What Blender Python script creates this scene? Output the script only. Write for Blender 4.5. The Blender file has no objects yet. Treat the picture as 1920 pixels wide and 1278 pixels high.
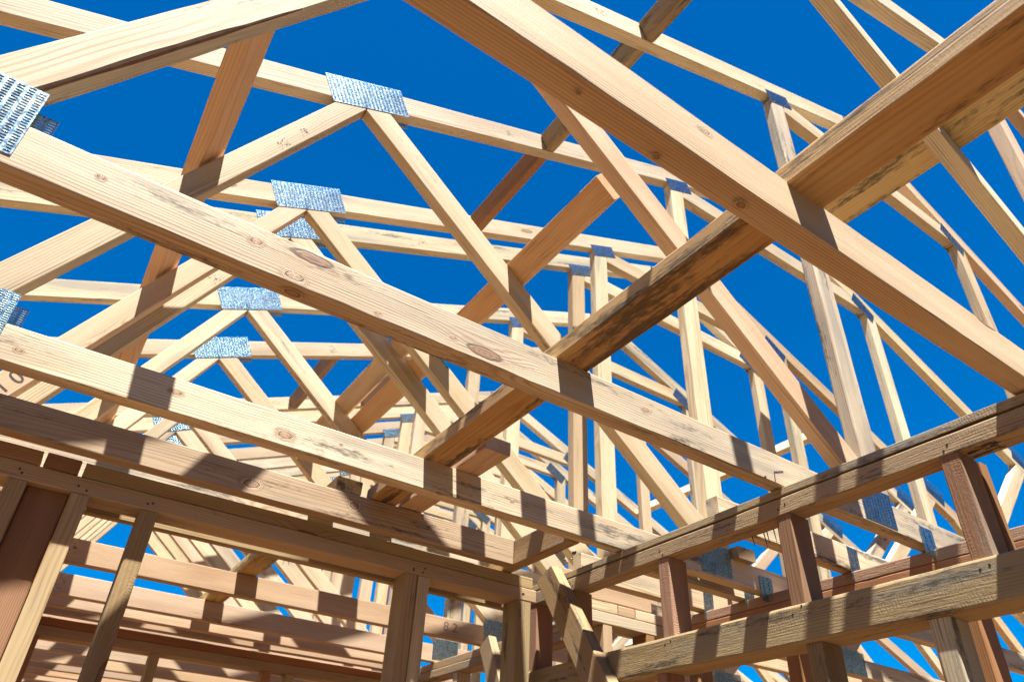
import bpy, bmesh, math, random
from mathutils import Vector, Matrix
random.seed(7)
S = bpy.context.scene
C = S.collection
# ------------------------------------------------------------------ camera
cam_d = bpy.data.cameras.new("camera"); cam = bpy.data.objects.new("camera", cam_d); C.objects.link(cam)
def cam_axes(a, b, c):
    f = Vector((math.cos(b)*math.cos(a), math.cos(b)*math.sin(a), math.sin(b)))
    r = Vector((math.sin(a), -math.cos(a), 0)); u = r.cross(f)
    return math.cos(c)*r + math.sin(c)*u, -math.sin(c)*r + math.cos(c)*u, f
r_, u_, f_ = cam_axes(1.002988, 0.583669, 0.051072)
cam.matrix_world = Matrix(((r_.x, u_.x, -f_.x, 0), (r_.y, u_.y, -f_.y, 0), (r_.z, u_.z, -f_.z, 0), (0, 0, 0, 1)))
cam_d.sensor_width = 36; cam_d.lens = 1324.925/1920*36
cam_d.shift_y = (707.42-639)/1920; cam_d.clip_start = 0.05; cam_d.clip_end = 5000
cam_d.dof.use_dof = True; cam_d.dof.focus_distance = 1.55; cam_d.dof.aperture_fstop = 6.3
S.camera = cam
# ------------------------------------------------------------------ sky and sun
SUN = Vector((-0.11, -0.31, 1)).normalized()
el = math.asin(SUN.z); rot = math.atan2(SUN.x, SUN.y)
W = bpy.data.worlds.new("World"); S.world = W; W.use_nodes = True
nt = W.node_tree; nt.nodes.clear()
sky = nt.nodes.new('ShaderNodeTexSky'); sky.sky_type = 'NISHITA'; sky.sun_disc = False
sky.sun_elevation = el; sky.sun_rotation = rot; sky.air_density = 1.0; sky.dust_density = 0.2; sky.ozone_density = 3.0
hs = nt.nodes.new('ShaderNodeHueSaturation'); hs.inputs['Saturation'].default_value = 1.9; hs.inputs['Value'].default_value = 1.0
tint = nt.nodes.new('ShaderNodeMix'); tint.data_type = 'RGBA'; tint.blend_type = 'MULTIPLY'; tint.inputs[0].default_value = 1
tint.inputs[7].default_value = (0.30, 1.0, 1.12, 1)
bg = nt.nodes.new('ShaderNodeBackground'); bg.inputs['Strength'].default_value = 0.041
wo = nt.nodes.new('ShaderNodeOutputWorld')
nt.links.new(sky.outputs[0], hs.inputs['Color']); nt.links.new(hs.outputs[0], tint.inputs[6])
nt.links.new(tint.outputs[2], bg.inputs['Color']); nt.links.new(bg.outputs[0], wo.inputs[0])
sl = bpy.data.lights.new("sun", 'SUN'); sl.energy = 5.0; sl.angle = math.radians(0.53); sl.color = (1.0, 0.955, 0.88)
so = bpy.data.objects.new("sun", sl); C.objects.link(so); so.location = (0, 0, 20)
so.rotation_euler = SUN.to_track_quat('Z', 'Y').to_euler()
S.view_settings.view_transform = 'Standard'; S.view_settings.look = 'None'; S.view_settings.gamma = 1
S.view_settings.exposure = 1.85
S.render.engine = 'CYCLES'
S.cycles.max_bounces = 8; S.cycles.diffuse_bounces = 6

# ------------------------------------------------------------------ materials
def new_mat(name):
    m = bpy.data.materials.new(name); m.use_nodes = True; m.node_tree.nodes.clear(); return m
class NB:
    def __init__(s, m): s.t = m.node_tree
    def n(s, typ, ins=None, **props):
        x = s.t.nodes.new(typ)
        for k, v in props.items(): setattr(x, k, v)
        for k, v in (ins or {}).items():
            if hasattr(v, 'is_output') or isinstance(v, bpy.types.NodeSocket): s.t.links.new(v, x.inputs[k])
            else: x.inputs[k].default_value = v
        return x
    def m(s, op, a, b=0.0, c=0.0, clamp=False):
        x = s.n('ShaderNodeMath', {0: a, 1: b, 2: c}, operation=op, use_clamp=clamp); return x.outputs[0]
    def vm(s, op, a, b=(0, 0, 0)):
        x = s.n('ShaderNodeVectorMath', {0: a, 1: b}, operation=op); return x.outputs[0]
    def mix(s, f, a, b, blend='MIX'):
        x = s.n('ShaderNodeMix', {0: f, 6: a, 7: b}, data_type='RGBA', blend_type=blend); return x.outputs[2]
    def noise(s, vec, scale=1.0, detail=3.0, rough=0.55):
        x = s.n('ShaderNodeTexNoise', {'Vector': vec, 'Scale': scale, 'Detail': detail, 'Roughness': rough}); return x.outputs['Fac']
    def ss(s, v, lo, hi):
        x = s.n('ShaderNodeMapRange', {0: v, 1: lo, 2: hi}, interpolation_type='SMOOTHSTEP'); return x.outputs[0]

def rgba(c): return (c[0], c[1], c[2], 1)
def wood(name, light, dark, mold=0.0, gray=0.0, contrast=0.7, rings=150.0, sawn=0.0, sat=1.0, knots=1.0):
    M = new_mat(name); b = NB(M)
    tc = b.n('ShaderNodeTexCoord'); oi = b.n('ShaderNodeObjectInfo'); o = oi.outputs['Random']
    p = tc.outputs['Object']
    off = b.n('ShaderNodeCombineXYZ', {0: b.m('MULTIPLY', o, 53.0), 1: b.m('MULTIPLY', o, 0.0), 2: 0.0}).outputs[0]
    p = b.vm('ADD', p, off)
    sx = b.n('ShaderNodeSeparateXYZ', {0: p}); x, y, z = sx.outputs
    # slow wander of the pith and knots
    w1 = b.noise(b.vm('MULTIPLY', p, (1.1, 7, 7)), 1.0, 2.0)
    w2 = b.noise(b.vm('MULTIPLY', b.vm('ADD', p, (9, 4, 2)), (1.6, 9, 9)), 1.0, 2.0)
    r1 = b.m('SUBTRACT', b.m('FRACT', b.m('MULTIPLY', o, 7.31)), 0.5)
    r2 = b.m('FRACT', b.m('MULTIPLY', o, 13.77))
    yy = b.m('ADD', b.m('ADD', y, b.m('MULTIPLY', r1, 0.13)), b.m('MULTIPLY', b.m('SUBTRACT', w1, 0.5), 0.035))
    zz = b.m('ADD', b.m('ADD', z, b.m('ADD', 0.03, b.m('MULTIPLY', r2, 0.07))), b.m('MULTIPLY', b.m('SUBTRACT', w2, 0.5), 0.035))
    vo = b.n('ShaderNodeTexVoronoi', {'Vector': b.vm('MULTIPLY', p, (2.1, 7.5, 7.5)), 'Scale': 1.0, 'Randomness': 0.9})
    keep = b.m('GREATER_THAN', b.n('ShaderNodeSeparateColor', {0: vo.outputs['Color']}).outputs[0], 0.60)
    kd = b.m('ADD', vo.outputs['Distance'], b.m('MULTIPLY', b.m('SUBTRACT', b.noise(p, 60, 2), 0.5), 0.03))
    kcore = b.m('MULTIPLY', b.ss(kd, 0.095, 0.065), keep)
    khalo = b.m('MULTIPLY', b.ss(kd, 0.34, 0.05), keep)
    d = b.m('SQRT', b.m('ADD', b.m('MULTIPLY', yy, yy), b.m('MULTIPLY', zz, zz)))
    d = b.m('ADD', d, b.m('MULTIPLY', khalo, 0.022))
    ph = b.m('ADD', b.m('MULTIPLY', d, rings*6.283), b.m('MULTIPLY', b.noise(b.vm('MULTIPLY', p, (3, 60, 60)), 1, 2), 2.2))
    ring = b.m('ADD', 0.5, b.m('MULTIPLY', 0.5, b.m('SINE', ph)))
    ring = b.m('POWER', ring, 2.4)
    ringvar = b.ss(b.noise(b.vm('MULTIPLY', p, (1.5, 22, 22)), 1, 2), 0.25, 0.7)
    ring = b.m('MULTIPLY', ring, b.m('ADD', 0.25, b.m('MULTIPLY', ringvar, 0.75)))
    kring = b.m('ADD', 0.5, b.m('MULTIPLY', 0.5, b.m('SINE', b.m('MULTIPLY', kd, 260.0))))
    fib = b.noise(b.vm('MULTIPLY', p, (9, 420, 420)), 1.0, 3.0, 0.6)
    fib2 = b.noise(b.vm('MULTIPLY', b.vm('ADD', p, (3, 1, 7)), (3.0, 130, 130)), 1.0, 3.0, 0.6)
    mac = b.noise(b.vm('MULTIPLY', b.vm('ADD', p, (1, 8, 3)), (1.3, 10, 10)), 1.0, 4.0)
    col = b.mix(b.m('MULTIPLY', ring, contrast), rgba(light), rgba(dark))
    col = b.mix(b.ss(mac, 0.38, 0.72), col, b.mix(1.0, col, (0.80, 0.74, 0.68, 1), 'MULTIPLY'))
    fv = b.m('ADD', 0.78, b.m('MULTIPLY', b.m('ADD', fib, fib2), 0.22))
    fc = b.n('ShaderNodeCombineXYZ', {0: fv, 1: fv, 2: fv}).outputs[0]
    col = b.mix(1.0, col, fc, 'MULTIPLY')
    # fine dark checks running with the grain
    ck = b.noise(b.vm('MULTIPLY', b.vm('ADD', p, (5, 5, 5)), (4.0, 230, 230)), 1.0, 2.0, 0.5)
    check = b.m('MULTIPLY', b.ss(ck, 0.63, 0.71), b.ss(b.noise(b.vm('MULTIPLY', p, (1.2, 14, 14)), 1, 3), 0.42, 0.62))
    col = b.mix(b.m('MULTIPLY', check, 0.65), col, (0.13, 0.085, 0.05, 1))
    if gray > 0:
        g = b.ss(b.noise(b.vm('MULTIPLY', b.vm('ADD', p, (2, 6, 9)), (1.8, 16, 16)), 1, 5), 0.62-0.3*gray, 0.80-0.2*gray)
        col = b.mix(b.m('MULTIPLY', g, 0.75), col, (0.30, 0.27, 0.22, 1))
    if mold > 0:
        mb = b.noise(b.vm('MULTIPLY', b.vm('ADD', p, (8, 2, 1)), (2.6, 24, 24)), 1, 4)
        mf = b.noise(b.vm('MULTIPLY', p, (38, 150, 150)), 1, 5, 0.7)
        mk = b.ss(b.m('ADD', mb, b.m('MULTIPLY', b.m('SUBTRACT', mf, 0.5), 0.5)), 0.72-0.22*mold, 0.86-0.18*mold)
        col = b.mix(b.m('MULTIPLY', mk, 0.8), col, (0.045, 0.045, 0.04, 1))
    col = b.mix(b.m('MULTIPLY', khalo, 0.30*knots), col, b.mix(1.0, col, (0.80, 0.58, 0.42, 1), 'MULTIPLY'))
    kc = b.mix(kring, (0.20, 0.105, 0.055, 1), (0.34, 0.20, 0.11, 1))
    col = b.mix(b.m('MULTIPLY', kcore, 0.85*knots), col, kc)
    kedge = b.m('MULTIPLY', b.m('MULTIPLY', b.ss(kd, 0.068, 0.085), b.ss(kd, 0.108, 0.09)), keep)
    col = b.mix(b.m('MULTIPLY', kedge, 0.7*knots), col, (0.09, 0.05, 0.03, 1))
    hsv = b.n('ShaderNodeHueSaturation', {'Hue': b.m('ADD', 0.492, b.m('MULTIPLY', b.m('FRACT', b.m('MULTIPLY', o, 3.3)), 0.016)),
        'Saturation': b.m('MULTIPLY', sat, b.m('ADD', 0.9, b.m('MULTIPLY', b.m('FRACT', b.m('MULTIPLY', o, 5.9)), 0.2))),
        'Value': b.m('ADD', 0.74, b.m('MULTIPLY', b.m('FRACT', b.m('MULTIPLY', o, 11.3)), 0.32)), 'Color': col})
    h = b.m('ADD', b.m('MULTIPLY', ring, 0.35), b.m('MULTIPLY', fib, 0.9))
    h = b.m('SUBTRACT', h, b.m('MULTIPLY', check, 1.5)); h = b.m('SUBTRACT', h, b.m('MULTIPLY', kedge, 1.0))
    if sawn > 0:
        sw = b.n('ShaderNodeTexWave', {'Vector': b.vm('ADD', b.vm('MULTIPLY', p, (1, 1, 1)), b.n('ShaderNodeCombineXYZ', {0: b.m('MULTIPLY', b.noise(b.vm('MULTIPLY', p, (25, 25, 25)), 1, 2), .03)}).outputs[0]), 'Scale': 46.0, 'Distortion': 3.0, 'Detail': 3.0, 'Detail Scale': 4.0}, bands_direction='X')
        h = b.m('ADD', h, b.m('MULTIPLY', b.m('MULTIPLY', sw.outputs['Fac'], b.ss(b.noise(b.vm('MULTIPLY', p, (3, 30, 30)), 1, 3), .42, .66)), sawn*.6))
        h = b.m('ADD', h, b.m('MULTIPLY', b.noise(b.vm('MULTIPLY', p, (14, 190, 190)), 1, 4, .7), sawn*1.6))
        h = b.m('ADD', h, b.m('MULTIPLY', b.noise(b.vm('MULTIPLY', p, (60, 300, 300)), 1, 4, .7), sawn*1.4))
    bp = b.n('ShaderNodeBump', {'Height': h, 'Strength': 0.55, 'Distance': 0.0008 if sawn == 0 else 0.0009})
    pr = b.n('ShaderNodeBsdfPrincipled', {'Base Color': hsv.outputs[0], 'Roughness': 0.72, 'Normal': bp.outputs[0], 'Specular IOR Level': 0.3})
    out = b.n('ShaderNodeOutputMaterial', {0: pr.outputs[0]})
    return M
PINE = wood("pale_pine", (.67, .565, .385), (.46, .325, .175), mold=.35, contrast=.9, gray=.25)
PINEM = wood("weathered_pine", (.66, .565, .40), (.42, .315, .185), mold=.75, gray=.6, contrast=.9)
FIR = wood("pink_fir", (.62, .465, .305), (.42, .265, .145), rings=190, contrast=.8, gray=.1)
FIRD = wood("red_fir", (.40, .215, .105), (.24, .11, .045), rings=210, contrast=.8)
GREENW = wood("treated_pine", (.49, .36, .20), (.33, .21, .10), mold=.3, gray=.2, sawn=0.0)
DIRTY = wood("stained_binder_timber", (.70, .49, .225), (.48, .275, .10), mold=1.15, gray=.25, sawn=.25, contrast=.6)
STAINFIR = wood("stained_fir", (.60, .455, .30), (.40, .255, .145), mold=.6, gray=.3, contrast=.9)
ORANGE = wood("amber_fir", (.67, .525, .335), (.46, .285, .12), rings=230, contrast=.95)
BRACE = wood("light_red_fir", (.64, .43, .25), (.46, .27, .125), rings=120, contrast=.7)
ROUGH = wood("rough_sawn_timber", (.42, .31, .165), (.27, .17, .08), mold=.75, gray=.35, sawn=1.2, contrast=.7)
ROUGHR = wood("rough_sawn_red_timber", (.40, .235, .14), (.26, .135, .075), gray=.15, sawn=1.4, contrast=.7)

def steel():
    M = new_mat("galvanised_steel"); b = NB(M); tc = b.n('ShaderNodeTexCoord'); p = tc.outputs['Object']
    n1 = b.noise(p, 90, 4); n2 = b.noise(p, 14, 3)
    vo = b.n('ShaderNodeTexVoronoi', {'Vector': p, 'Scale': 260.0})
    v = b.n('ShaderNodeSeparateColor', {0: vo.outputs['Color']}).outputs[0]
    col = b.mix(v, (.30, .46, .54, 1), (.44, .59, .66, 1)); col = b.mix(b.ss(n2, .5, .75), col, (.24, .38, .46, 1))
    bp = b.n('ShaderNodeBump', {'Height': n1, 'Strength': .25, 'Distance': .001})
    pr = b.n('ShaderNodeBsdfPrincipled', {'Base Color': col, 'Metallic': 1.0, 'Roughness': b.m('ADD', .24, b.m('MULTIPLY', v, .14)), 'Normal': bp.outputs[0]})
    b.n('ShaderNodeOutputMaterial', {0: pr.outputs[0]}); return M
STEEL = steel()
def knot_mat():
    M = new_mat("timber_knot"); b = NB(M); tc = b.n('ShaderNodeTexCoord'); u = b.n('ShaderNodeUVMap', uv_map='knot').outputs[0]
    r = b.n('ShaderNodeVectorMath', {0: u}, operation='LENGTH').outputs['Value']
    nz = b.m('SUBTRACT', b.noise(b.vm('MULTIPLY', u, (2.5, 2.5, 1)), 1.0, 4), .5)
    rr = b.m('ADD', r, b.m('MULTIPLY', nz, .16))
    ring = b.m('ADD', .5, b.m('MULTIPLY', .5, b.m('SINE', b.m('MULTIPLY', rr, 52.0))))
    core = b.mix(ring, (.30, .17, .09, 1), (.46, .30, .18, 1))
    rim = b.m('MULTIPLY', b.ss(rr, .36, .44), b.ss(rr, .54, .46))
    c = b.mix(b.ss(rr, .42, .60), core, b.mix(b.m('MULTIPLY', ring, .7), (.60, .46, .30, 1), (.42, .27, .15, 1)))
    c = b.mix(b.m('MULTIPLY', rim, .85), c, (.10, .06, .035, 1))
    crack = b.ss(b.noise(b.vm('MULTIPLY', u, (7, 7, 1)), 1.0, 2), .60, .66)
    c = b.mix(b.m('MULTIPLY', crack, b.ss(rr, .5, .3)), c, (.07, .045, .03, 1))
    a = b.m('MULTIPLY', b.ss(rr, 1.0, .62), b.m('ADD', .55, b.m('MULTIPLY', .45, b.ss(rr, .8, .4))))
    bp = b.n('ShaderNodeBump', {'Height': b.m('SUBTRACT', ring, b.m('MULTIPLY', rim, 2.0)), 'Strength': .6, 'Distance': .0012})
    pr = b.n('ShaderNodeBsdfPrincipled', {'Base Color': c, 'Roughness': .7, 'Alpha': a, 'Normal': bp.outputs[0]}); b.n('ShaderNodeOutputMaterial', {0: pr.outputs[0]}); return M
KNOT = knot_mat()
def flat(name, col, rough=.8, metal=0):
    M = new_mat(name); b = NB(M); tc = b.n('ShaderNodeTexCoord')
    n = b.noise(tc.outputs['Object'], 40, 4)
    c = b.mix(b.ss(n, .3, .7), rgba([k*.8 for k in col]), rgba([min(1, k*1.15) for k in col]))
    pr = b.n('ShaderNodeBsdfPrincipled', {'Base Color': c, 'Roughness': rough, 'Metallic': metal}); b.n('ShaderNodeOutputMaterial', {0: pr.outputs[0]}); return M
INK = flat("black_marker_ink", (.02, .02, .022), .6)
STAMP = flat("grey_stamp_ink", (.07, .07, .07), .8)
PENCIL = flat("pencil_line", (.22, .13, .09), .8)
BARK = flat("dark_bark_edge", (.16, .085, .045), .9)
NAIL = flat("dark_nail_steel", (.06, .055, .05), .45, .8)
TEAL = flat("teal_spray_paint", (.02, .42, .48), .6)
def floor_mat():
    M = new_mat("raw_floor_sheet"); b = NB(M); tc = b.n('ShaderNodeTexCoord'); p = tc.outputs['Object']
    c = b.mix(b.noise(p, 1.3, 6), (.15, .062, .010, 1), (.115, .047, .007, 1))
    br = b.n('ShaderNodeTexBrick', {'Vector': p, 'Scale': 1.0, 'Color1': (1, 1, 1, 1), 'Color2': (.9, .9, .9, 1), 'Mortar': (.3, .3, .3, 1), 'Mortar Size': .004, 'Brick Width': 2.4, 'Row Height': 1.2})
    c = b.mix(1.0, c, br.outputs[0], 'MULTIPLY')
    pr = b.n('ShaderNodeBsdfPrincipled', {'Base Color': c, 'Roughness': .8}); b.n('ShaderNodeOutputMaterial', {0: pr.outputs[0]}); return M
def ground_mat():
    M = new_mat("bare_earth"); b = NB(M); tc = b.n('ShaderNodeTexCoord'); p = tc.outputs['Object']
    c = b.mix(b.noise(p, .6, 8), (.028, .020, .012, 1), (.018, .013, .009, 1))
    pr = b.n('ShaderNodeBsdfPrincipled', {'Base Color': c, 'Roughness': .95}); b.n('ShaderNodeOutputMaterial', {0: pr.outputs[0]}); return M

# ------------------------------------------------------------------ object helpers
def link(o, parent=None):
    C.objects.link(o)
    if parent is not None: o.parent = parent
    return o
def tag(o, label, cat, group=None):
    o['label'] = label; o['category'] = cat
    if group: o['group'] = group
    return o
def thing(name, label, cat, loc, group=None):
    o = bpy.data.objects.new(name, None); o.location = loc; o.empty_display_size = .1; link(o)
    return tag(o, label, cat, group)
def mobj(name, bm, mat, parent=None, mats=None):
    me = bpy.data.meshes.new(name); bm.normal_update(); bm.to_mesh(me); bm.free()
    for m in (mats or [mat]): me.materials.append(m)
    return link(bpy.data.objects.new(name, me), parent)
def place(o, p0, xdir, up, parent=None):
    x = Vector(xdir).normalized(); z = Vector(up); z = (z - z.dot(x)*x).normalized(); y = z.cross(x)
    m = Matrix(((x.x, y.x, z.x, p0[0]), (x.y, y.y, z.y, p0[1]), (x.z, y.z, z.z, p0[2]), (0, 0, 0, 1)))
    if parent is not None: m = Matrix.Translation(-Vector(parent.location)) @ m
    o.matrix_local = m
    return o
def loft(L, w, h, ch=.0035, jit=.0007, wane=None, seed=0, bow=0.0, cut0=0.0, cut1=0.0, bark=False, knots=(), marks=()):
    """timber running along +x, section w (y) by h (z), centred; rough arrises; optional waney corner"""
    rnd = random.Random(seed); bm = bmesh.new(); n = max(2, int(L/.06)); rings_ = []
    ph = [rnd.uniform(0, 6.28) for _ in range(8)]
    for i in range(n+1):
        t = i/n; x = t*L; ring = []
        dz = bow*4*t*(1-t)
        for ci, (sy, sz) in enumerate(((-1, -1), (1, -1), (1, 1), (-1, 1))):
            c = ch + jit*rnd.uniform(-1, 1) + jit*.8*math.sin(x*9+ph[ci])
            if wane and wane[0] == ci:
                c += max(0, wane[1]*(.45+.55*math.sin(x*wane[2]+ph[ci+4])) + rnd.uniform(-1, 1)*wane[1]*.18)
            c = max(.0012, c)
            a = (sy*(w/2-c), sz*h/2); bb = (sy*w/2, sz*(h/2-c)); mid = (sy*(w/2-c*.3), sz*(h/2-c*.3))
            seq = (a, mid, bb) if sy*sz < 0 else (bb, mid, a)
            if (sy, sz) in ((-1, -1), (1, 1)): seq = (bb, mid, a)
            else: seq = (a, mid, bb)
            for (yy, zz) in seq:
                xo = x
                if i == 0: xo += cut0*(zz/h)
                if i == n: xo += cut1*(zz/h)
                ring.append(bm.verts.new((xo, yy, zz+dz)))
        rings_.append(ring)
    k = len(rings_[0])
    for i in range(n):
        for j in range(k):
            bm.faces.new((rings_[i][j], rings_[i][(j+1) % k], rings_[i+1][(j+1) % k], rings_[i+1][j]))
    bm.faces.new(list(reversed(rings_[0]))); bm.faces.new(rings_[-1])
    bmesh.ops.recalc_face_normals(bm, faces=bm.faces)
    if bark and wane:
        for i in range(n):
            for j in (wane[0]*3, wane[0]*3+1):
                f = bm.faces.get((rings_[i][j], rings_[i][(j+1) % k], rings_[i+1][(j+1) % k], rings_[i+1][j]))
                if f and (rings_[i][j].co-rings_[i][j+1].co).length > .003: f.material_index = 1
    uv = bm.loops.layers.uv.new('knot')
    for (kx, kz, ra, rb, face) in knots:           # knots and resin rings set flush in a face: 'f' front (-y), 'b' bottom (-z)
        N = 26; cs = bm.verts.new((kx, -w/2-.0003, kz) if face == 'f' else (kx, kz, -h/2-.0003)); vs = []
        for i in range(N):
            a = 2*math.pi*i/N; q_ = 1+rnd.uniform(-.09, .09); X_, Z_ = kx+ra*q_*math.cos(a), kz+rb*q_*math.sin(a)
            if face == 'f': Z_ = max(-h/2+.003, min(h/2-.003, Z_))
            vs.append(bm.verts.new((X_, -w/2-.0003, Z_) if face == 'f' else (X_, Z_, -h/2-.0003)))
        for i in range(N):
            f = bm.faces.new((cs, vs[i], vs[(i+1) % N])); f.material_index = 2
            for l in f.loops:
                if l.vert is cs: l[uv].uv = (0, 0)
                else:
                    a = 2*math.pi*vs.index(l.vert)/N; l[uv].uv = (math.cos(a), math.sin(a))
    for (mx, mz, mw, mh, kind) in marks:           # marker and stamp strokes
        f = bm.faces.new([bm.verts.new((mx+a*mw/2, -w/2-.0004, mz+b_*mh/2)) for a, b_ in ((-1, -1), (1, -1), (1, 1), (-1, 1))]); f.material_index = kind
    return bm
_seed = [0]
def beam(name, p0, p1, w, h, mat, parent=None, up=(0, 0, 1), **kw):
    """centreline p0-p1, w across, h along up"""
    _seed[0] += 1; kw.setdefault('seed', _seed[0])
    L = (Vector(p1)-Vector(p0)).length
    o = mobj(name, loft(L, w, h, **kw), mat, parent, mats=[mat, BARK, KNOT, STAMP, INK])
    return place(o, p0, Vector(p1)-Vector(p0), up, parent)
def box(name, x0, x1, y0, y1, z0, z1, mat, parent=None, axis=None, **kw):
    """timber filling a box, grain along its longest side"""
    d = (x1-x0, y1-y0, z1-z0); a = axis if axis is not None else d.index(max(d))
    cx, cy, cz = (x0+x1)/2, (y0+y1)/2, (z0+z1)/2
    if a == 0: return beam(name, (x0, cy, cz), (x1, cy, cz), d[1], d[2], mat, parent, **kw)
    if a == 1: return beam(name, (cx, y0, cz), (cx, y1, cz), d[0], d[2], mat, parent, **kw)
    return beam(name, (cx, cy, z0), (cx, cy, z1), d[1], d[0], mat, parent, up=(1, 0, 0), **kw)

# ------------------------------------------------------------------ polygon members for the trusses
def clip(poly, a, b, c):
    """keep a*x+b*z<=c"""
    out = []
    for i in range(len(poly)):
        p, q = poly[i], poly[(i+1) % len(poly)]
        fp, fq = a*p[0]+b*p[1]-c, a*q[0]+b*q[1]-c
        if fp <= 0: out.append(p)
        if (fp < 0 < fq) or (fq < 0 < fp):
            t = fp/(fp-fq); out.append((p[0]+t*(q[0]-p[0]), p[1]+t*(q[1]-p[1])))
    return out
def strip(p, q, w):
    d = Vector((q[0]-p[0], q[1]-p[1])); d.normalize(); n = Vector((-d.y, d.x))*w/2
    return [(p[0]-n.x, p[1]-n.y), (q[0]-n.x, q[1]-n.y), (q[0]+n.x, q[1]+n.y), (p[0]+n.x, p[1]+n.y)]
def member(name, poly, ang, y0, th, mat, parent, bev=.0028):
    """polygon given in (X,Z), extruded from y0 to y0+th; grain along ang"""
    ca, sa = math.cos(ang), math.sin(ang); bm = bmesh.new()
    cx = sum(p[0] for p in poly)/len(poly); cz = sum(p[1] for p in poly)/len(poly)
    loc = [((x-cx)*ca+(z-cz)*sa, -(x-cx)*sa+(z-cz)*ca) for x, z in poly]
    f = [bm.verts.new((a, 0, b)) for a, b in loc]; g = [bm.verts.new((a, th, b)) for a, b in loc]; n = len(f)
    bm.faces.new(f); bm.faces.new(list(reversed(g)))
    for i in range(n): bm.faces.new((f[i], g[i], g[(i+1) % n], f[(i+1) % n]))
    bmesh.ops.recalc_face_normals(bm, faces=bm.faces)
    bmesh.ops.bevel(bm, geom=list(bm.edges), offset=bev, segments=2, profile=.6, affect='EDGES')
    o = mobj(name, bm, mat, parent)
    return place(o, (cx, y0, cz), (ca, 0, sa), (-sa, 0, ca), parent)

_plates = {}
def plate_mesh(w, h, px=.0150, pz=.0058, sl=.0098, st=.0030, th=.0012):
    key = (round(w, 3), round(h, 3))
    if key in _plates: return _plates[key]
    bm = bmesh.new(); nx = max(2, round(w/px)); px = w/nx; m = .0035
    def quad(x0, x1, z0, z1, y=0.0):
        if x1-x0 < 1e-5 or z1-z0 < 1e-5: return
        bm.faces.new([bm.verts.new(c) for c in ((x0, y, z0), (x1, y, z0), (x1, y, z1), (x0, y, z1))])
    for i in range(nx):
        xa = -w/2+i*px; xb = xa+px; s0 = xa+(px-sl)/2; s1 = s0+sl
        quad(xa, s0, -h/2, h/2); quad(s1, xb, -h/2, h/2)
        z = -h/2 + (m if i % 2 == 0 else m+pz/2); prev = -h/2
        while z+st < h/2-m*.5:
            quad(s0, s1, prev, z)
            # lip pressed out beside the slot, and the two teeth punched through into the timber
            bm.faces.new([bm.verts.new(c) for c in ((s0, 0, z+st), (s1, 0, z+st), (s1-.0006, -.0009, z+st-.0008), (s0+.0006, -.0009, z+st-.0008))])
            for xs_, dx in ((s0, .0016), (s1, -.0016)):
                bm.faces.new([bm.verts.new(c) for c in ((xs_, 0, z), (xs_, 0, z+st), (xs_+dx, .0080, z+st*.5))])
            prev = z+st; z += pz
        quad(s0, s1, prev, h/2)
    for (a, b_) in (((-w/2, -h/2), (w/2, -h/2)), ((w/2, -h/2), (w/2, h/2)), ((w/2, h/2), (-w/2, h/2)), ((-w/2, h/2), (-w/2, -h/2))):
        bm.faces.new([bm.verts.new(c) for c in ((a[0], 0, a[1]), (b_[0], 0, b_[1]), (b_[0], th, b_[1]), (a[0], th, a[1]))])
    me = bpy.data.meshes.new("nail_plate"); bm.to_mesh(me); bm.free(); me.materials.append(STEEL)
    _plates[key] = me; return me
def plate(parent, x, z, w, h, deg, y, back=False, name='nail_plate', **kw):
    o = link(bpy.data.objects.new(name, plate_mesh(w, h, **kw)), parent); a = math.radians(deg)
    X = Vector((math.cos(a), 0, math.sin(a)))
    if back: X = -X
    return place(o, (x, y, z), X, (-math.sin(a), 0, math.cos(a)), parent)

# ------------------------------------------------------------------ ground and floor (setting)
def sheet(name, x0, x1, y0, y1, z, mat, th=.02):
    bm = bmesh.new(); bmesh.ops.create_cube(bm, size=1)
    for v in bm.verts: v.co = Vector((x0 if v.co.x < 0 else x1, y0 if v.co.y < 0 else y1, z-th if v.co.z < 0 else z))
    o = mobj(name, bm, mat); o['kind'] = 'structure'; return o
sheet('ground', -400, 400, -400, 400, -1.75, ground_mat(), .5)
sheet('floor', -4, 10, -.55, 9, -1.6, floor_mat(), .12)

def unseen_sky_blocker():  # unseen hill shape added behind the camera to block low sky light
    bm = bmesh.new(); R_ = random.Random(2); rows = []
    for j in range(9):
        row = []
        for i in range(61):
            a = math.radians(165+185*i/60); edge = min(1, min(i, 60-i)/9)
            hgt = -1.8 + 58*(1-(1-j/8)**1.7)*(.25+.75*edge)*(1+.10*math.sin(i*.55)+.05*math.sin(i*1.7))
            d = 62+j*4.5+3*math.sin(i*.8+j)
            row.append(bm.verts.new((d*math.cos(a), d*math.sin(a), hgt+R_.uniform(-.8, .8))))
        rows.append(row)
    for j in range(8):
        for i in range(60): bm.faces.new((rows[j][i], rows[j][i+1], rows[j+1][i+1], rows[j+1][i]))
    M = new_mat("dark_green_sky_blocker"); b = NB(M); p = b.n('ShaderNodeTexCoord').outputs['Object']
    c = b.mix(b.ss(b.noise(p, .35, 8, .7), .35, .65), (.014, .022, .009, 1), (.036, .045, .02, 1))
    pr = b.n('ShaderNodeBsdfPrincipled', {'Base Color': c, 'Roughness': .95}); b.n('ShaderNodeOutputMaterial', {0: pr.outputs[0]})
    o = mobj('unseen_sky_blocker', bm, M); o['kind'] = 'structure'
unseen_sky_blocker()
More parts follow.
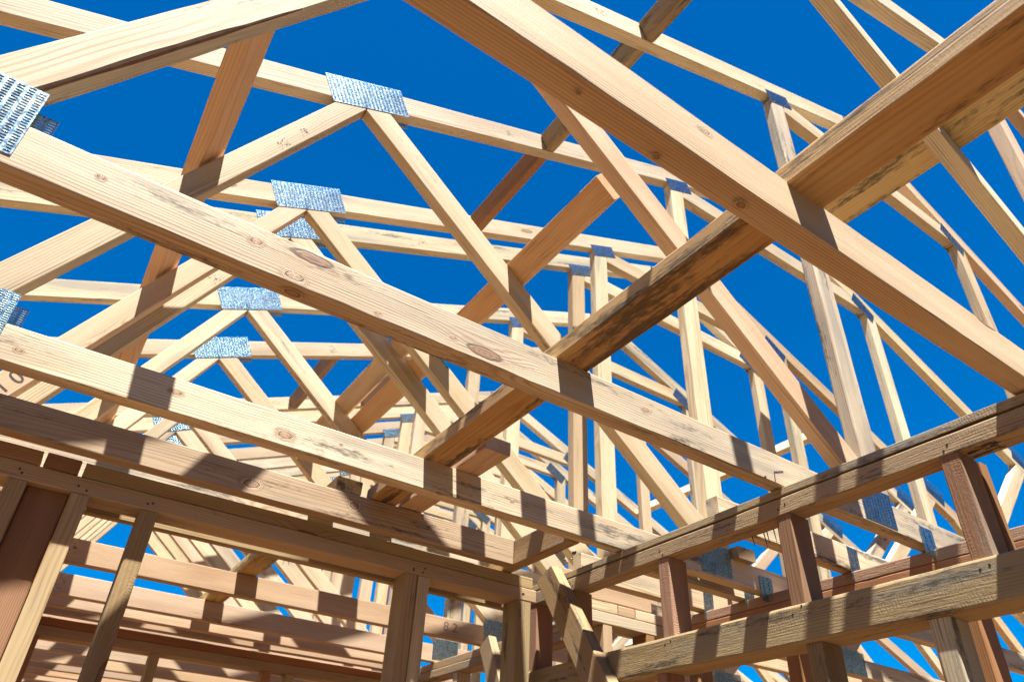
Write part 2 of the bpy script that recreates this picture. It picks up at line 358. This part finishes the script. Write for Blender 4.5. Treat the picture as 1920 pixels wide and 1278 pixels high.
# ------------------------------------------------------------------ roof trusses
# knots (along, up, half length, half height, face) and ink marks (along, up, width, height, material slot)
KN1 = [(2.957, .008, .012, .009, 'f'), (3.204, .013, .020, .014, 'f'), (3.282, -.026, .034, .017, 'f'), (3.290, 0, .030, .016, 'b'),
       (3.444, -.030, .011, .007, 'f'), (3.605, -.014, .012, .008, 'f'), (4.12, .010, .020, .012, 'f'), (5.30, .005, .016, .01, 'f')]
KN2 = [(2.886, -.008, .014, .010, 'f'), (3.205, .010, .024, .012, 'f'), (3.474, -.012, .036, .018, 'f'), (3.62, .01, .008, .005, 'f'), (4.162, .001, .010, .007, 'f')]
H = .8; SL = .42; TH = .045
zu = lambda x: 2.105+SL*x
PX, PZ = 2.679, 3.230
VT = .0985
A1 = math.atan(SL)
def truss(Y, label, mats, v2=3.47, T=TH, spec=None):
    t = thing('roof_truss', label, 'roof truss', (0, Y, H), 'roof trusses spanning the building')
    R_ = random.Random(int(Y*1000))
    def mt(): return R_.choice(mats)
    g = .0012
    def m_(k): return (spec or {}).get(k) or mt()
    bot = clip(clip([(-3.2, .8), (8.5, .8), (8.5, .889), (-3.2, .889)], -1, 0, 3.1), 1, 0, 8.4)
    if Y in (1.014, 1.63):
        o = beam('bottom_chord', (-3.1, Y+T/2, .8445), (8.4, Y+T/2, .8445), T, .089, PINEM, t, ch=.003, jit=.0011, bow=.003, knots=KN1 if Y < 1.5 else KN2)
    else:
        member('bottom_chord', bot, 0, Y, T, mt() if Y < 3 else FIR, t)
    # top chords, clipped at the ridge and at the bottom chord
    def topc(sgn):
        if sgn < 0:
            p = [(-3.2, zu(-3.2)-VT), (3.2, zu(3.2)-VT), (3.2, zu(3.2)), (-3.2, zu(-3.2))]
            p = clip(p, 1, 0, PX-g)
        else:
            f = lambda x: PZ-SL*(x-PX)
            p = [(2.2, f(2.2)-VT), (8.6, f(8.6)-VT), (8.6, f(8.6)), (2.2, f(2.2))]
            p = clip(p, -1, 0, -(PX+g))
        return clip(p, 0, -1, -.8902)
    member('top_chord', topc(-1), A1, Y, T, m_('tc'), t); member('top_chord', topc(1), -A1, Y, T, m_('tr'), t)
    def under(p):
        p = clip(p, -SL, 1, 2.105-VT-g); return clip(p, SL, 1, PZ+SL*PX-VT-g)
    def over(p): return clip(p, 0, -1, -.8902)
    def web(p, q, w, xmin=None, xmax=None, m=None, name='web'):
        s = strip(p, q, w); s = over(under(s))
        if xmin is not None: s = clip(s, -1, 0, -xmin-g)
        if xmax is not None: s = clip(s, 1, 0, xmax-g)
        member(name, s, math.atan2(q[1]-p[1], q[0]-p[0]), Y, T, m or mt(), t)
    if Y == 1.014:
        beam('web', (-.34, Y+T/2, .925), (.36, Y+T/2, 2.186), T, .076, PINE, t, up=(-1.26, 0, .70), ch=.003, jit=.0012, wane=(0, .0045, 4.0), bark=True, seed=77)
    else: web((-.46, .71), (.50, 2.44), .072, xmax=.375, m=m_('w1'))                       # rises to the long plate
    web((.12, 2.405), (2.2, .70), .090, xmin=.375, xmax=1.925, m=m_('w2'))           # falls to the big plate
    if Y == 1.014:
        beam('vertical_web', (1.966, Y+T/2, .893), (1.966, Y+T/2, 2.80), T, .092, PINEM, t, up=(1, 0, 0), ch=.005, jit=.0015, wane=(3, .016, 6.5), seed=12, cut1=.035)
    else: web((1.967, .8), (1.967, 3.1), .088, name='vertical_web', m=m_('v'))            # x 1.923-2.011
    web((1.9, 2.805), (3.8, 2.805), .088, xmin=2.012, xmax=v2-.002)      # level web under the ridge
    web((v2+.045, .8), (v2+.045, 3.1), .088, name='vertical_web')
    web((3.25, .63), (5.5, 2.63), .088, xmin=v2+.09, xmax=5.06)
    web((4.55, 2.72), (6.9, .62), .088, xmin=5.06)
    web((-.3, .66), (-1.6, 1.55), .072, xmax=-.47)
    P = [(.37, 2.215, .30, .125, 25), (1.985, 2.83, .17, .072, 23), (v2-.02, 2.79, .20, .085, -30), (5.04, 2.24, .24, .115, -22),
         (-.352, .895, .19, .145, 0), (1.93, .868, .155, .108, 0), (v2+.11, .862, .23, .115, 0), (2.68, 3.13, .22, .11, 0)]
    for (x, z, w, h, a) in P:
        plate(t, x, z, w, h, a, Y-.0016)
        plate(t, x+.02*math.cos(math.radians(a)), z-.004, w, h, a, Y+T+.0016, back=True)
    TR[Y] = t
    return t
TR = {}
ALL = [PINE, PINE, PINE, FIR, PINEM]
truss(1.014, "roof truss whose pale bottom chord crosses the picture centre with one dark shadow patch", [PINE, PINE, FIR], v2=3.40, spec=dict(tc=PINE, w2=FIR))
truss(1.63, "roof truss with the widest silver plate high on its top chord, left of centre", [PINE, PINE, PINE, PINEM], v2=3.54, spec=dict(tc=PINE, w1=PINE, w2=PINE, v=PINE))
truss(2.22, "roof truss with the second silver plate down the row, just above its lower neighbour's plate", ALL, spec=dict(tc=PINE, w1=FIR, w2=PINE, v=PINE))
truss(2.42, "roof truss set close behind its neighbour, its silver plate half hidden", ALL, spec=dict(tc=PINEM, w1=PINE, w2=PINE, v=FIR))
truss(3.04, "roof truss over the back room with its silver plate left of the knotty beam", ALL, spec=dict(tc=PINEM, w1=PINE, w2=PINEM, v=PINE))
truss(3.56, "roof truss with the lowest full silver plate at left, above the second beam", ALL, spec=dict(tc=PINE, w1=PINE, w2=FIR))
truss(4.35, "first of the distant roof trusses, its level strip crossing below the blue gap", ALL)
truss(4.60, "distant roof truss with a small blue plate on its upright near the centre", ALL)
truss(4.92, "distant roof truss third in the far row behind the centre posts", ALL)
truss(5.58, "distant roof truss fourth in the far row, its webs seen through the back room", ALL)
truss(6.10, "distant roof truss seventh in the far row, mostly hidden by nearer rafters", ALL)
truss(5.30, "distant roof truss just behind the third of the far row", ALL)
truss(5.85, "distant roof truss sixth in the far row low behind the beams", ALL)
truss(6.40, "farthest roof truss seen at the bottom of the stack of rafters", ALL)

# nearest truss: lower profile
t0 = thing('roof_truss', "nearest roof truss with a broad bottom chord crossing the upper right", 'roof truss', (0, .41, H), 'roof trusses spanning the building')
beam('bottom_chord', (-2.2, .4325, .8475), (4.6, .4325, .8475), TH, .095, ORANGE, t0, ch=.003, jit=.0012, bow=.005, seed=5, knots=[(2.772, .03, .022, .010, 'f'), (2.86, 0, .016, .010, 'b'), (2.70, .01, .010, .007, 'b'), (2.55, -.006, .007, .005, 'b')])
member('top_chord', clip(strip((-1.2, 1.13), (2.60, 2.80), .08), 1, 0, 2.58), math.atan2(1.67, 3.8), .41, TH, PINE, t0)
member('top_chord', clip(strip((2.45, 2.86), (6.3, .92), .08), -1, 0, -2.583), math.atan2(-1.94, 3.85), .41, TH, FIR, t0)
member('web', clip(clip(strip((.95, 2.16), (2.9, .84), .062), 0, -1, -.897), -SL, 1, 1.6), math.atan2(-1.32, 1.95), .41, TH, PINE, t0)
member('vertical_web', clip(strip((2.37, .8), (2.37, 2.58), .10), 0, -1, -.897), math.pi/2, .41, TH, FIR, t0)

# ------------------------------------------------------------------ boards laid along the building over the trusses
BG = 'long boards tying the trusses together'
def board(name, p0, p1, w, h, mat, label, up=(0, 0, 1), cat='timber board', **kw):
    o = beam(name, p0, p1, w, h, mat, None, up=up, **kw); return tag(o, label, cat, BG)
board('binder', (.805, -.6, .8895+.0225+.002), (.805, 2.02, .8895+.0225+.002), .09, .045, DIRTY,
      "stained black and brown binder lying flat across the bottom chords toward the top right", cat='binder', ch=.004, jit=.001)
board('binder', (.905, 1.47, .9135), (.905, 2.60, .9135), .08, .042, FIR,
      "short binder overlapping the stained one, with its sawn purple end showing at the centre", cat='binder')
board('binder', (.685, 1.985, .9135), (.685, 4.02, .9135), .085, .045, DIRTY,
      "binder with a rough dark sawn end on the second beam, continuing into the back room", cat='binder')
# boards resting on the sloping webs
u1 = Vector((-math.sin(math.atan(1.8)), 0, math.cos(math.atan(1.8))))      # normal of web 1, pointing up-left
d1 = Vector((math.cos(math.atan(1.8)), 0, math.sin(math.atan(1.8))))
c1 = Vector((-.012, 0, 1.612)) + u1*.0235
board('brace_board', (c1.x, 1.035, c1.z), (c1.x, 3.75, c1.z), .10, .043, BRACE,
      "long reddish brace board steeply crossing behind the pale diagonal at upper left", up=u1, cat='brace', ch=.003)
s2 = math.atan2(-1.705, 2.08); u2 = Vector((-math.sin(s2), 0, math.cos(s2)))
zc2 = lambda x: 2.405-(x-.12)*1.705/2.08
def on2(x): 
    return Vector((x, 0, zc2(x))) + u2*(.045+.0235)
q = on2(1.0)
board('brace_board', (q.x, 1.13, q.z), (q.x, 3.05, q.z), .095, .043, BRACE,
      "reddish brace board crossing behind the middle diagonals, casting a dark patch on one", up=u2, cat='brace')
q = on2(.93)
board('brace_board', (q.x-.03, 2.26, q.z+.01), (q.x-.03, 3.7, q.z+.01), .09, .043, FIR,
      "brace board beside the split reddish one, further back", up=u2, cat='brace')
board('brace_board', (1.672, -.5, 1.742), (1.672, .88, 1.742), .14, .043, DIRTY,
      "mould-streaked board seen just below the stained binder at the top right", up=(.582, 0, .813), cat='brace', ch=.003)
s3 = math.atan2(2.0, 2.25); u3 = Vector((-math.sin(s3), 0, math.cos(s3)))
q = Vector((4.0, 0, .63+.75*2.0/2.25)) + u3*(.045+.0235)
board('brace_board', (q.x, 1.0, q.z), (q.x, 4.3, q.z), .09, .043, PINE,
      "brightly lit brace board seen low behind the right-hand wall", up=u3, cat='brace')
# blocking between top chords
nrm = Vector((-math.sin(A1), 0, math.cos(A1)))
def nogs(xs, ys, sgn, lab, mats):
    for i, (ya, yb) in enumerate(ys):
        for k, x in enumerate(xs):
            n_ = Vector((-math.sin(sgn*A1), 0, math.cos(sgn*A1)))
            z = (zu(x) if sgn > 0 else PZ-SL*(x-PX)) - VT/2
            o = beam('blocking', (x, ya+.0015, z), (x, yb-.0015, z), .045, .085, mats[i % len(mats)], None, up=n_)
            tag(o, lab[(i*len(xs)+k) % len(lab)], 'blocking', 'short blocks between the top chords')
nogs([1.16], [(.456, 1.0125), (1.060, 1.6285), (1.676, 2.2185)], 1,
     ["short grey block entering at the top edge between the two nearest top chords",
      "short grey block above the centre, just right of the falling diagonal web's top",
      "short reddish block ending on the third top chord, high in the centre"], [ROUGH, ROUGH, FIRD])
nogs([1.0, 1.5], [(3.606, 4.3485)], 1, ["leftmost short block low in the far rafters, under the level chord", "short block low in the far rafters, beside the split reddish brace"], [ROUGHR])
nogs([4.2], [(2.466, 3.0385), (3.086, 3.5585), (3.606, 4.3485)], -1,
     ["short block lit on top between far right top chords, nearest of the group", "short block lit on top between far right top chords, middle of the group",
      "short block lit on top between far right top chords, farthest of the group"], [PINE, FIR])

# ------------------------------------------------------------------ wall A (left), its plates, studs
wa = thing('wall_frame', "timber stud wall frame along the lower left with doubled top plate", 'wall frame', (0, 2.06, -1.6), 'stud wall frames')
YF = 2.05
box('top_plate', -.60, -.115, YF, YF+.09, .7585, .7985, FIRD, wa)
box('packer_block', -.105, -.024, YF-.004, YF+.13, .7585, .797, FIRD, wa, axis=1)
box('top_plate', -.014, 1.44, YF+.002, YF+.09, .7585, .7985, GREENW, wa, ch=.003)
box('top_plate', -.60, 1.455, YF, YF+.09, .7125, .7575, GREENW, wa, ch=.003)
def studs(parent, xs, y0, dy, mat, z1=.711, z0=-1.555, dx=.044):
    for k, x in enumerate(xs):
        m = mat if not isinstance(mat, (list, tuple)) else mat[k % len(mat)]
        box('stud', x, x+dx, y0, y0+dy, z0, z1, m, parent, axis=2, ch=.003, jit=.0009)
studs(wa, [-.165, -.022, .148], YF+.001, .088, [GREENW, GREENW, ROUGH])
studs(wa, [.945, .99], YF+.001, .088, [GREENW, PINEM], dx=.042)
studs(wa, [1.375], YF+.001, .088, ROUGH, dx=.06)
box('jack_board', -.119, -.024, YF+.03, YF+.07, -1.555, .711, FIRD, wa, axis=2)
box('bottom_plate', -.60, 1.455, YF, YF+.09, -1.6, -1.556, GREENW, wa)
lg = box('ledger_board', -.60, 1.44, 2.17, 2.20, .708, .738, GREENW, None); tag(lg, "thin ledger board running just behind the left wall's top plate", 'board')

# short beam above the left wall (third beam)
b3 = beam('trimmer_beam', (-1.4, 2.0025, .8445), (1.305, 2.0025, .8445), TH, .089, STAINFIR, None, ch=.003, seed=33, knots=[(1.796, -.012, .045, .024, 'f'), (2.111, .008, .030, .024, 'f'), (.9, .01, .015, .01, 'f')])
tag(b3, "shaded beam with a big knot lying directly above the left wall plate", 'beam')
e = box('blocking', 1.309, 1.353, 1.677, 2.17, .8005, .889, ROUGH, None, axis=1)
tag(e, "rough block joining the end of the shaded beam to the second pale beam", 'blocking', 'short blocks between the top chords')

# ------------------------------------------------------------------ wall B (right), with header and cripples
wb = thing('wall_frame', "timber wall frame at the right with a deep header and short posts", 'wall frame', (1.49, 1.0, -1.6), 'stud wall frames')
X0 = 1.49
box('top_plate', X0, X0+.068, -.5, 2.15, .7775, .798, ROUGH, wb, axis=1, ch=.0015, jit=.0006)
box('top_plate', X0, X0+.066, -.5, 2.15, .728, .7725, ROUGH, wb, axis=1, ch=.003, jit=.001)
box('header', X0-.006, X0+.084, -.5, 2.16, .413, .5035, ROUGH, wb, axis=1, ch=.0085, jit=.0012)
for (ya, yb, m) in ((.585, .628, ROUGHR), (1.008, 1.052, FIRD), (1.435, 1.479, ROUGHR), (1.874, 1.918, ROUGHR), (2.095, 2.139, ROUGHR)):
    box('cripple_stud', X0+.002, X0+.076, ya, yb, .5045, .727, m, wb, axis=2, ch=.003)
box('cripple_stud', 1.569, 1.60, .582, .63, .5045, .727, FIRD, wb, axis=2)
for (ya, yb, m) in ((.70, .745, PINEM), (.987, 1.03, ROUGH), (1.48, 1.52, ROUGHR), (2.1, 2.145, ROUGHR)):
    box('stud', X0+.002, X0+.076, ya, yb, -1.555, .412, m, wb, axis=2, ch=.003, wane=(0, .006, 7))
box('bottom_plate', X0, X0+.076, -.5, 2.15, -1.6, -1.556, GREENW, wb, axis=1)
dia = beam('diagonal_brace', (1.462, 1.985, .80), (1.462, 1.20, -.35), .044, .094, ROUGH, None, up=(0, 1, .68), ch=.003, cut0=-.02)
tag(dia, "leaning brace with a bolt and a bright sunlit edge, at the wall corner", 'brace')

# wall C: continuation behind the right wall, wall D, room B walls
wc = thing('wall_frame', "short light-coloured wall frame seen through the opening behind the corner", 'wall frame', (1.9, 2.09, -1.6), 'stud wall frames')
box('top_plate', 1.58, 2.23, 2.092, 2.18, .713, .757, PINE, wc, ch=.003)
for (a, b_) in ((1.58, 1.875), (1.88, 1.965), (1.97, 2.23)):
    box('top_plate' if b_-a > .1 else 'packer_block', a, b_, 2.094, 2.178, .7585, .797, FIR if b_-a < .1 else PINE, wc, axis=0)
studs(wc, [1.80, 2.02], 2.093, .085, [FIR, FIRD])
pk = beam('joist', (1.60, 2.12, .8445), (2.06, 2.12, .8445), TH, .089, FIR, None); tag(pk, "pink-toned joist end lying on the short light wall frame", 'joist', 'joists over the hallway')
for (y, xe, m, l) in ((1.285, 2.95, PINEM, "hallway joist with a black pen mark just behind the right wall plate"),
                      (1.725, 2.42, PINE, "hallway joist below the second beam, carrying a blue striped strap"),
                      (1.925, 2.32, PINE, "hallway joist farthest back, with a pale grey strap near its end")):
    o = thing('hallway_joist', l, 'joist', (1.6, y, .8), 'joists over the hallway')
    beam('timber', (1.56, y+TH/2, .8445), (xe, y+TH/2, .8445), TH, .089, m, o)
    plate(o, 2.205, .825, .055, .115, -2, y-.0018, name='strap')
wd = thing('wall_frame', "reddish double-plated wall frame running behind the right-hand header", 'wall frame', (2.19, 1.0, -1.6), 'stud wall frames')
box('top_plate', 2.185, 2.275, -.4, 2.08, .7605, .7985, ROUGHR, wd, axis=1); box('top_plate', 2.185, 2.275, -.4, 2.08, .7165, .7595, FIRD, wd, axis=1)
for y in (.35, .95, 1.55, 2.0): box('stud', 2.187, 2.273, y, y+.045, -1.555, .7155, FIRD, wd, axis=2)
for y, xs in ((1.014, 2.165), (1.63, 2.185)):
    t_ = thing('strap_tie', "grey strap tie with two long slots holding the %s pale beam to the hallway wall" % ('first' if y < 1.1 else 'second'), 'strap tie', (xs, y, .8), 'strap ties on the hallway wall')
    bm = bmesh.new()
    for (x0, x1, z0, z1) in ((-.034, -.018, -.045, .045), (-.014, .012, -.045, .045), (.016, .034, -.045, .045), (-.018, -.014, .03, .045), (-.018, -.014, -.045, -.03), (.012, .016, .03, .045), (.012, .016, -.045, -.03)):
        v = [bm.verts.new(c) for c in ((x0, 0, z0), (x1, 0, z0), (x1, 0, z1), (x0, 0, z1))]; bm.faces.new(v)
    g_ = bmesh.ops.extrude_face_region(bm, geom=list(bm.faces)); bmesh.ops.translate(bm, verts=[v for v in g_['geom'] if isinstance(v, bmesh.types.BMVert)], vec=(0, .0015, 0))
    bmesh.ops.recalc_face_normals(bm, faces=bm.faces)
    o = mobj('strap', bm, STEEL, t_); place(o, (xs, y-.004, .815), (1, 0, 0), (0, 0, 1), t_)

wr = thing('wall_frame', "far timber wall frame with stacked plates across the bottom left", 'wall frame', (.6, 4.05, -1.6), 'stud wall frames')
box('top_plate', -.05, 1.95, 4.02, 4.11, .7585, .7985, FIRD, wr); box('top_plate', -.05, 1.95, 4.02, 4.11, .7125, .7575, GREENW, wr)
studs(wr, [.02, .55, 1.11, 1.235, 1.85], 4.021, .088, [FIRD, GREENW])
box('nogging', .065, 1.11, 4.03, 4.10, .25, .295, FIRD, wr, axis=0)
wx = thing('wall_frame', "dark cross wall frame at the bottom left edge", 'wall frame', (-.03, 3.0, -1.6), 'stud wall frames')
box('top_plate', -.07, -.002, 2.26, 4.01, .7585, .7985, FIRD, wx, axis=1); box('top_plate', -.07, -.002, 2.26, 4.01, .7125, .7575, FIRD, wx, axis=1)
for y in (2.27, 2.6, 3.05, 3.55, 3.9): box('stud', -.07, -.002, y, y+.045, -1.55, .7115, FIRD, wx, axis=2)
wy = thing('wall_frame', "sunlit-topped wall frame running back from the corner post", 'wall frame', (1.87, 3.0, -1.6), 'stud wall frames')
box('top_plate', 1.87, 1.95, 2.20, 4.01, .7605, .7985, ROUGH, wy, axis=1); box('top_plate', 1.865, 1.95, 2.20, 4.01, .7155, .7595, ROUGH, wy, axis=1, ch=.006)
for y in (2.35, 2.62, 2.95, 3.3, 3.7): box('stud', 1.87, 1.95, y, y+.045, -1.555, .7145, PINE, wy, axis=2)
dd = beam('diagonal_brace', (1.84, 2.98, .80), (1.84, 2.45, -.2), .044, .09, ROUGH, None, up=(0, 1, .5)); tag(dd, "small leaning brace in the back room with a bright lit corner", 'brace')
for y, l in ((3.79, "plain joist third down in the back room stack"), (3.95, "plain joist lowest in the back room stack, against the far wall")):
    o = beam('joist', (-.6, y+.02, .8445), (1.9, y+.02, .8445), TH, .089, FIR, None); tag(o, l, 'joist', 'joists in the back room')
oc = box('offcut', 2.02, 2.11, 1.60, 1.78, .8905, .935, ROUGH, None, axis=1); tag(oc, "short sawn offcut resting on the second beam behind the right wall plate", 'offcut')

# ------------------------------------------------------------------ small marks, nails, writing
def mark(parent, name, quads, mat, y):
    """flat ink shapes on a timber's front face; quads in (X,Z)"""
    bm = bmesh.new()
    for q_ in quads: bm.faces.new([bm.verts.new((x, 0, z)) for x, z in q_])
    o = mobj(name, bm, mat, parent); return place(o, (0, y, 0), (1, 0, 0), (0, 0, 1), parent)
def stamp(parent, Y, x, z, deg, w, h, mat=STAMP, n=22, seed=1):
    R_ = random.Random(seed); a = math.radians(deg); qs = []
    for i in range(n):
        u, v = R_.uniform(-w/2, w/2), R_.uniform(-h/2, h/2); l, t_ = R_.uniform(.002, .007)*(w/.04)**.5, R_.uniform(.0008, .0022)*(w/.04)**.5
        if R_.random() < .4: l, t_ = t_, l
        c = [(u-l/2, v-t_/2), (u+l/2, v-t_/2), (u+l/2, v+t_/2), (u-l/2, v+t_/2)]
        qs.append([(x+p_*math.cos(a)-q_*math.sin(a), z+p_*math.sin(a)+q_*math.cos(a)) for p_, q_ in c])
    for i, q_ in enumerate(qs): pass
    bm = bmesh.new()
    for i, q_ in enumerate(qs): bm.faces.new([bm.verts.new((X_, -.00002*i, Z_)) for X_, Z_ in q_])
    o = mobj('ink_stamp', bm, mat, parent); return place(o, (0, Y-.0006, 0), (1, 0, 0), (0, 0, 1), parent)
for i, (Y, x, z, a, w, h) in enumerate(((1.014, .94, 2.455, 23, .05, .03), (1.014, 1.24, 2.575, 23, .012, .06), (1.63, .15, 1.79, 61, .045, .03), (1.63, .20, 1.885, 61, .035, .025),
        (1.63, .965, 2.465, 23, .03, .03), (1.63, 1.225, 2.575, 23, .012, .05), (2.42, .92, 2.445, 23, .012, .07), (2.42, .975, 2.47, 23, .05, .035), (3.56, .98, 2.47, 23, .06, .045), (2.42, .15, 1.80, 61, .05, .045))):
    stamp(TR[Y], Y, x, z, a, w, h, seed=i+3)
for Y, x in ((3.04, .035), (3.56, .045)):
    stamp(TR[Y], Y, x, .85, 0, .05, .055, mat=INK, n=26, seed=int(Y*10))
def text(body, size, mat, parent, pos, xdir, up, name='handwriting'):
    cu = bpy.data.curves.new(name, 'FONT'); cu.body = body; cu.size = size; cu.align_x = 'CENTER'; cu.align_y = 'CENTER'; cu.offset = size*.004
    o = bpy.data.objects.new(name, cu); C.objects.link(o)
    me = bpy.data.meshes.new_from_object(o.evaluated_get(bpy.context.evaluated_depsgraph_get())); bpy.data.objects.remove(o)
    me.materials.clear(); me.materials.append(mat); o = link(bpy.data.objects.new(name, me), parent)
    x = Vector(xdir).normalized(); y = Vector(up); y = (y-y.dot(x)*x).normalized(); z = x.cross(y)
    m = Matrix(((x.x, y.x, z.x, pos[0]), (x.y, y.y, z.y, pos[1]), (x.z, y.z, z.z, pos[2]), (0, 0, 0, 1)))
    o.matrix_local = Matrix.Translation(-Vector(parent.location)) @ m; return o
text("8 2", .062, PENCIL, TR[3.04], (1.665, 3.0395, .848), (1, 0, 0), (0, 0, 1))
text("1 0", .060, INK, TR[2.22], (-.275, 2.2195, 1.035), (.49, 0, .87), (-.87, 0, .49))
def cyl(name, p0, p1, r, mat, parent=None, r2=None, seg=10, head=0):
    a, b_ = Vector(p0), Vector(p1); L = (b_-a).length; bm = bmesh.new()
    bmesh.ops.create_cone(bm, cap_ends=True, segments=seg, radius1=r, radius2=r if r2 is None else r2, depth=L, matrix=Matrix.Translation((0, 0, L/2)))
    if head: bmesh.ops.create_cone(bm, cap_ends=True, segments=seg, radius1=head, radius2=head, depth=r*.8, matrix=Matrix.Translation((0, 0, 0)))
    o = mobj(name, bm, mat, parent); z = (b_-a).normalized(); x = z.orthogonal().normalized(); y = z.cross(x)
    m = Matrix(((x.x, y.x, z.x, a.x), (x.y, y.y, z.y, a.y), (x.z, y.z, z.z, a.z), (0, 0, 0, 1)))
    if parent is not None: m = Matrix.Translation(-Vector(parent.location)) @ m
    o.matrix_local = m; return o
for (p0, p1) in (((.603, 2.19, .752), (.590, 2.19, .692)), ((.592, 2.188, .750), (.610, 2.188, .694))): cyl('nail', p0, p1, .0017, NAIL, lg, r2=.0006)
for (y, dx, dz) in ((1.177, 0, -.030), (1.138, .003, -.042), (1.128, .008, -.030), (1.106, .006, -.038)):
    cyl('nail', (1.552, y, .729), (1.552+dx, y-.006+dx, .729+dz), .0018, NAIL, wb, r2=.0006)
mark(TR[1.014], 'pen_mark', [[(1.418, .802), (1.430, .810), (1.429, .813), (1.417, .805)], [(1.462, .805), (1.465, .805), (1.467, .832), (1.464, .832)], [(1.464, .832), (1.505, .846), (1.505, .849), (1.464, .835)]], INK, 1.0131)
o = cyl('bolt', (1.4395, 1.925, .70), (1.4365, 1.925, .70), .0085, NAIL, dia, seg=16)
stamp_ = bmesh.new(); R_ = random.Random(4)
for i in range(34):
    x_, y_ = R_.uniform(-.022, .022), R_.uniform(-.03, .03); l, t_ = R_.uniform(.003, .010), R_.uniform(.001, .002)
    stamp_.faces.new([stamp_.verts.new(c) for c in ((x_-t_, y_-l, -.00002*i), (x_+t_, y_-l, -.00002*i), (x_+t_, y_+l, -.00002*i), (x_-t_, y_+l, -.00002*i))])
o = mobj('ink_stamp', stamp_, INK, wb); o.location = Vector((1.523, .545, .7272))-Vector(wb.location)
mark(TR[2.22], 'paint_streak', [[(.97, 1.752), (1.10, 1.645), (1.10, 1.656), (.98, 1.754)]], TEAL, 2.2193)
mark(TR[1.014], 'paint_streak', [[(-.078, 1.462), (-.03, 1.548), (-.038, 1.548), (-.084, 1.466)]], TEAL, 1.0132)

R_ = random.Random(9)
for x in (-.14, .0, .17, .965, 1.01, 1.40):      # nail heads through the lower plate over each stud
    for k in range(2):
        xx, zz = x+R_.uniform(-.012, .012), .728+R_.uniform(-.006, .012); cyl('nail', (xx, YF-.0012, zz), (xx, YF+.004, zz), .0028, NAIL, wa, seg=12)
for y in (.60, .615, 1.02, 1.04, 1.45, 1.465, 1.89, 1.9):
    for zc in (.49, .745):
        yy, zz = y+R_.uniform(-.006, .006), zc+R_.uniform(-.01, .01); cyl('nail', (1.4835 if zc < .6 else 1.4894, yy, zz), (1.495, yy, zz), .0024, NAIL, wb, seg=12)
for dy in (0, .022): cyl('nail', (1.4388, 1.945-dy, .735-dy*.4), (1.4435, 1.945-dy, .735-dy*.4), .003, NAIL, dia, seg=12)
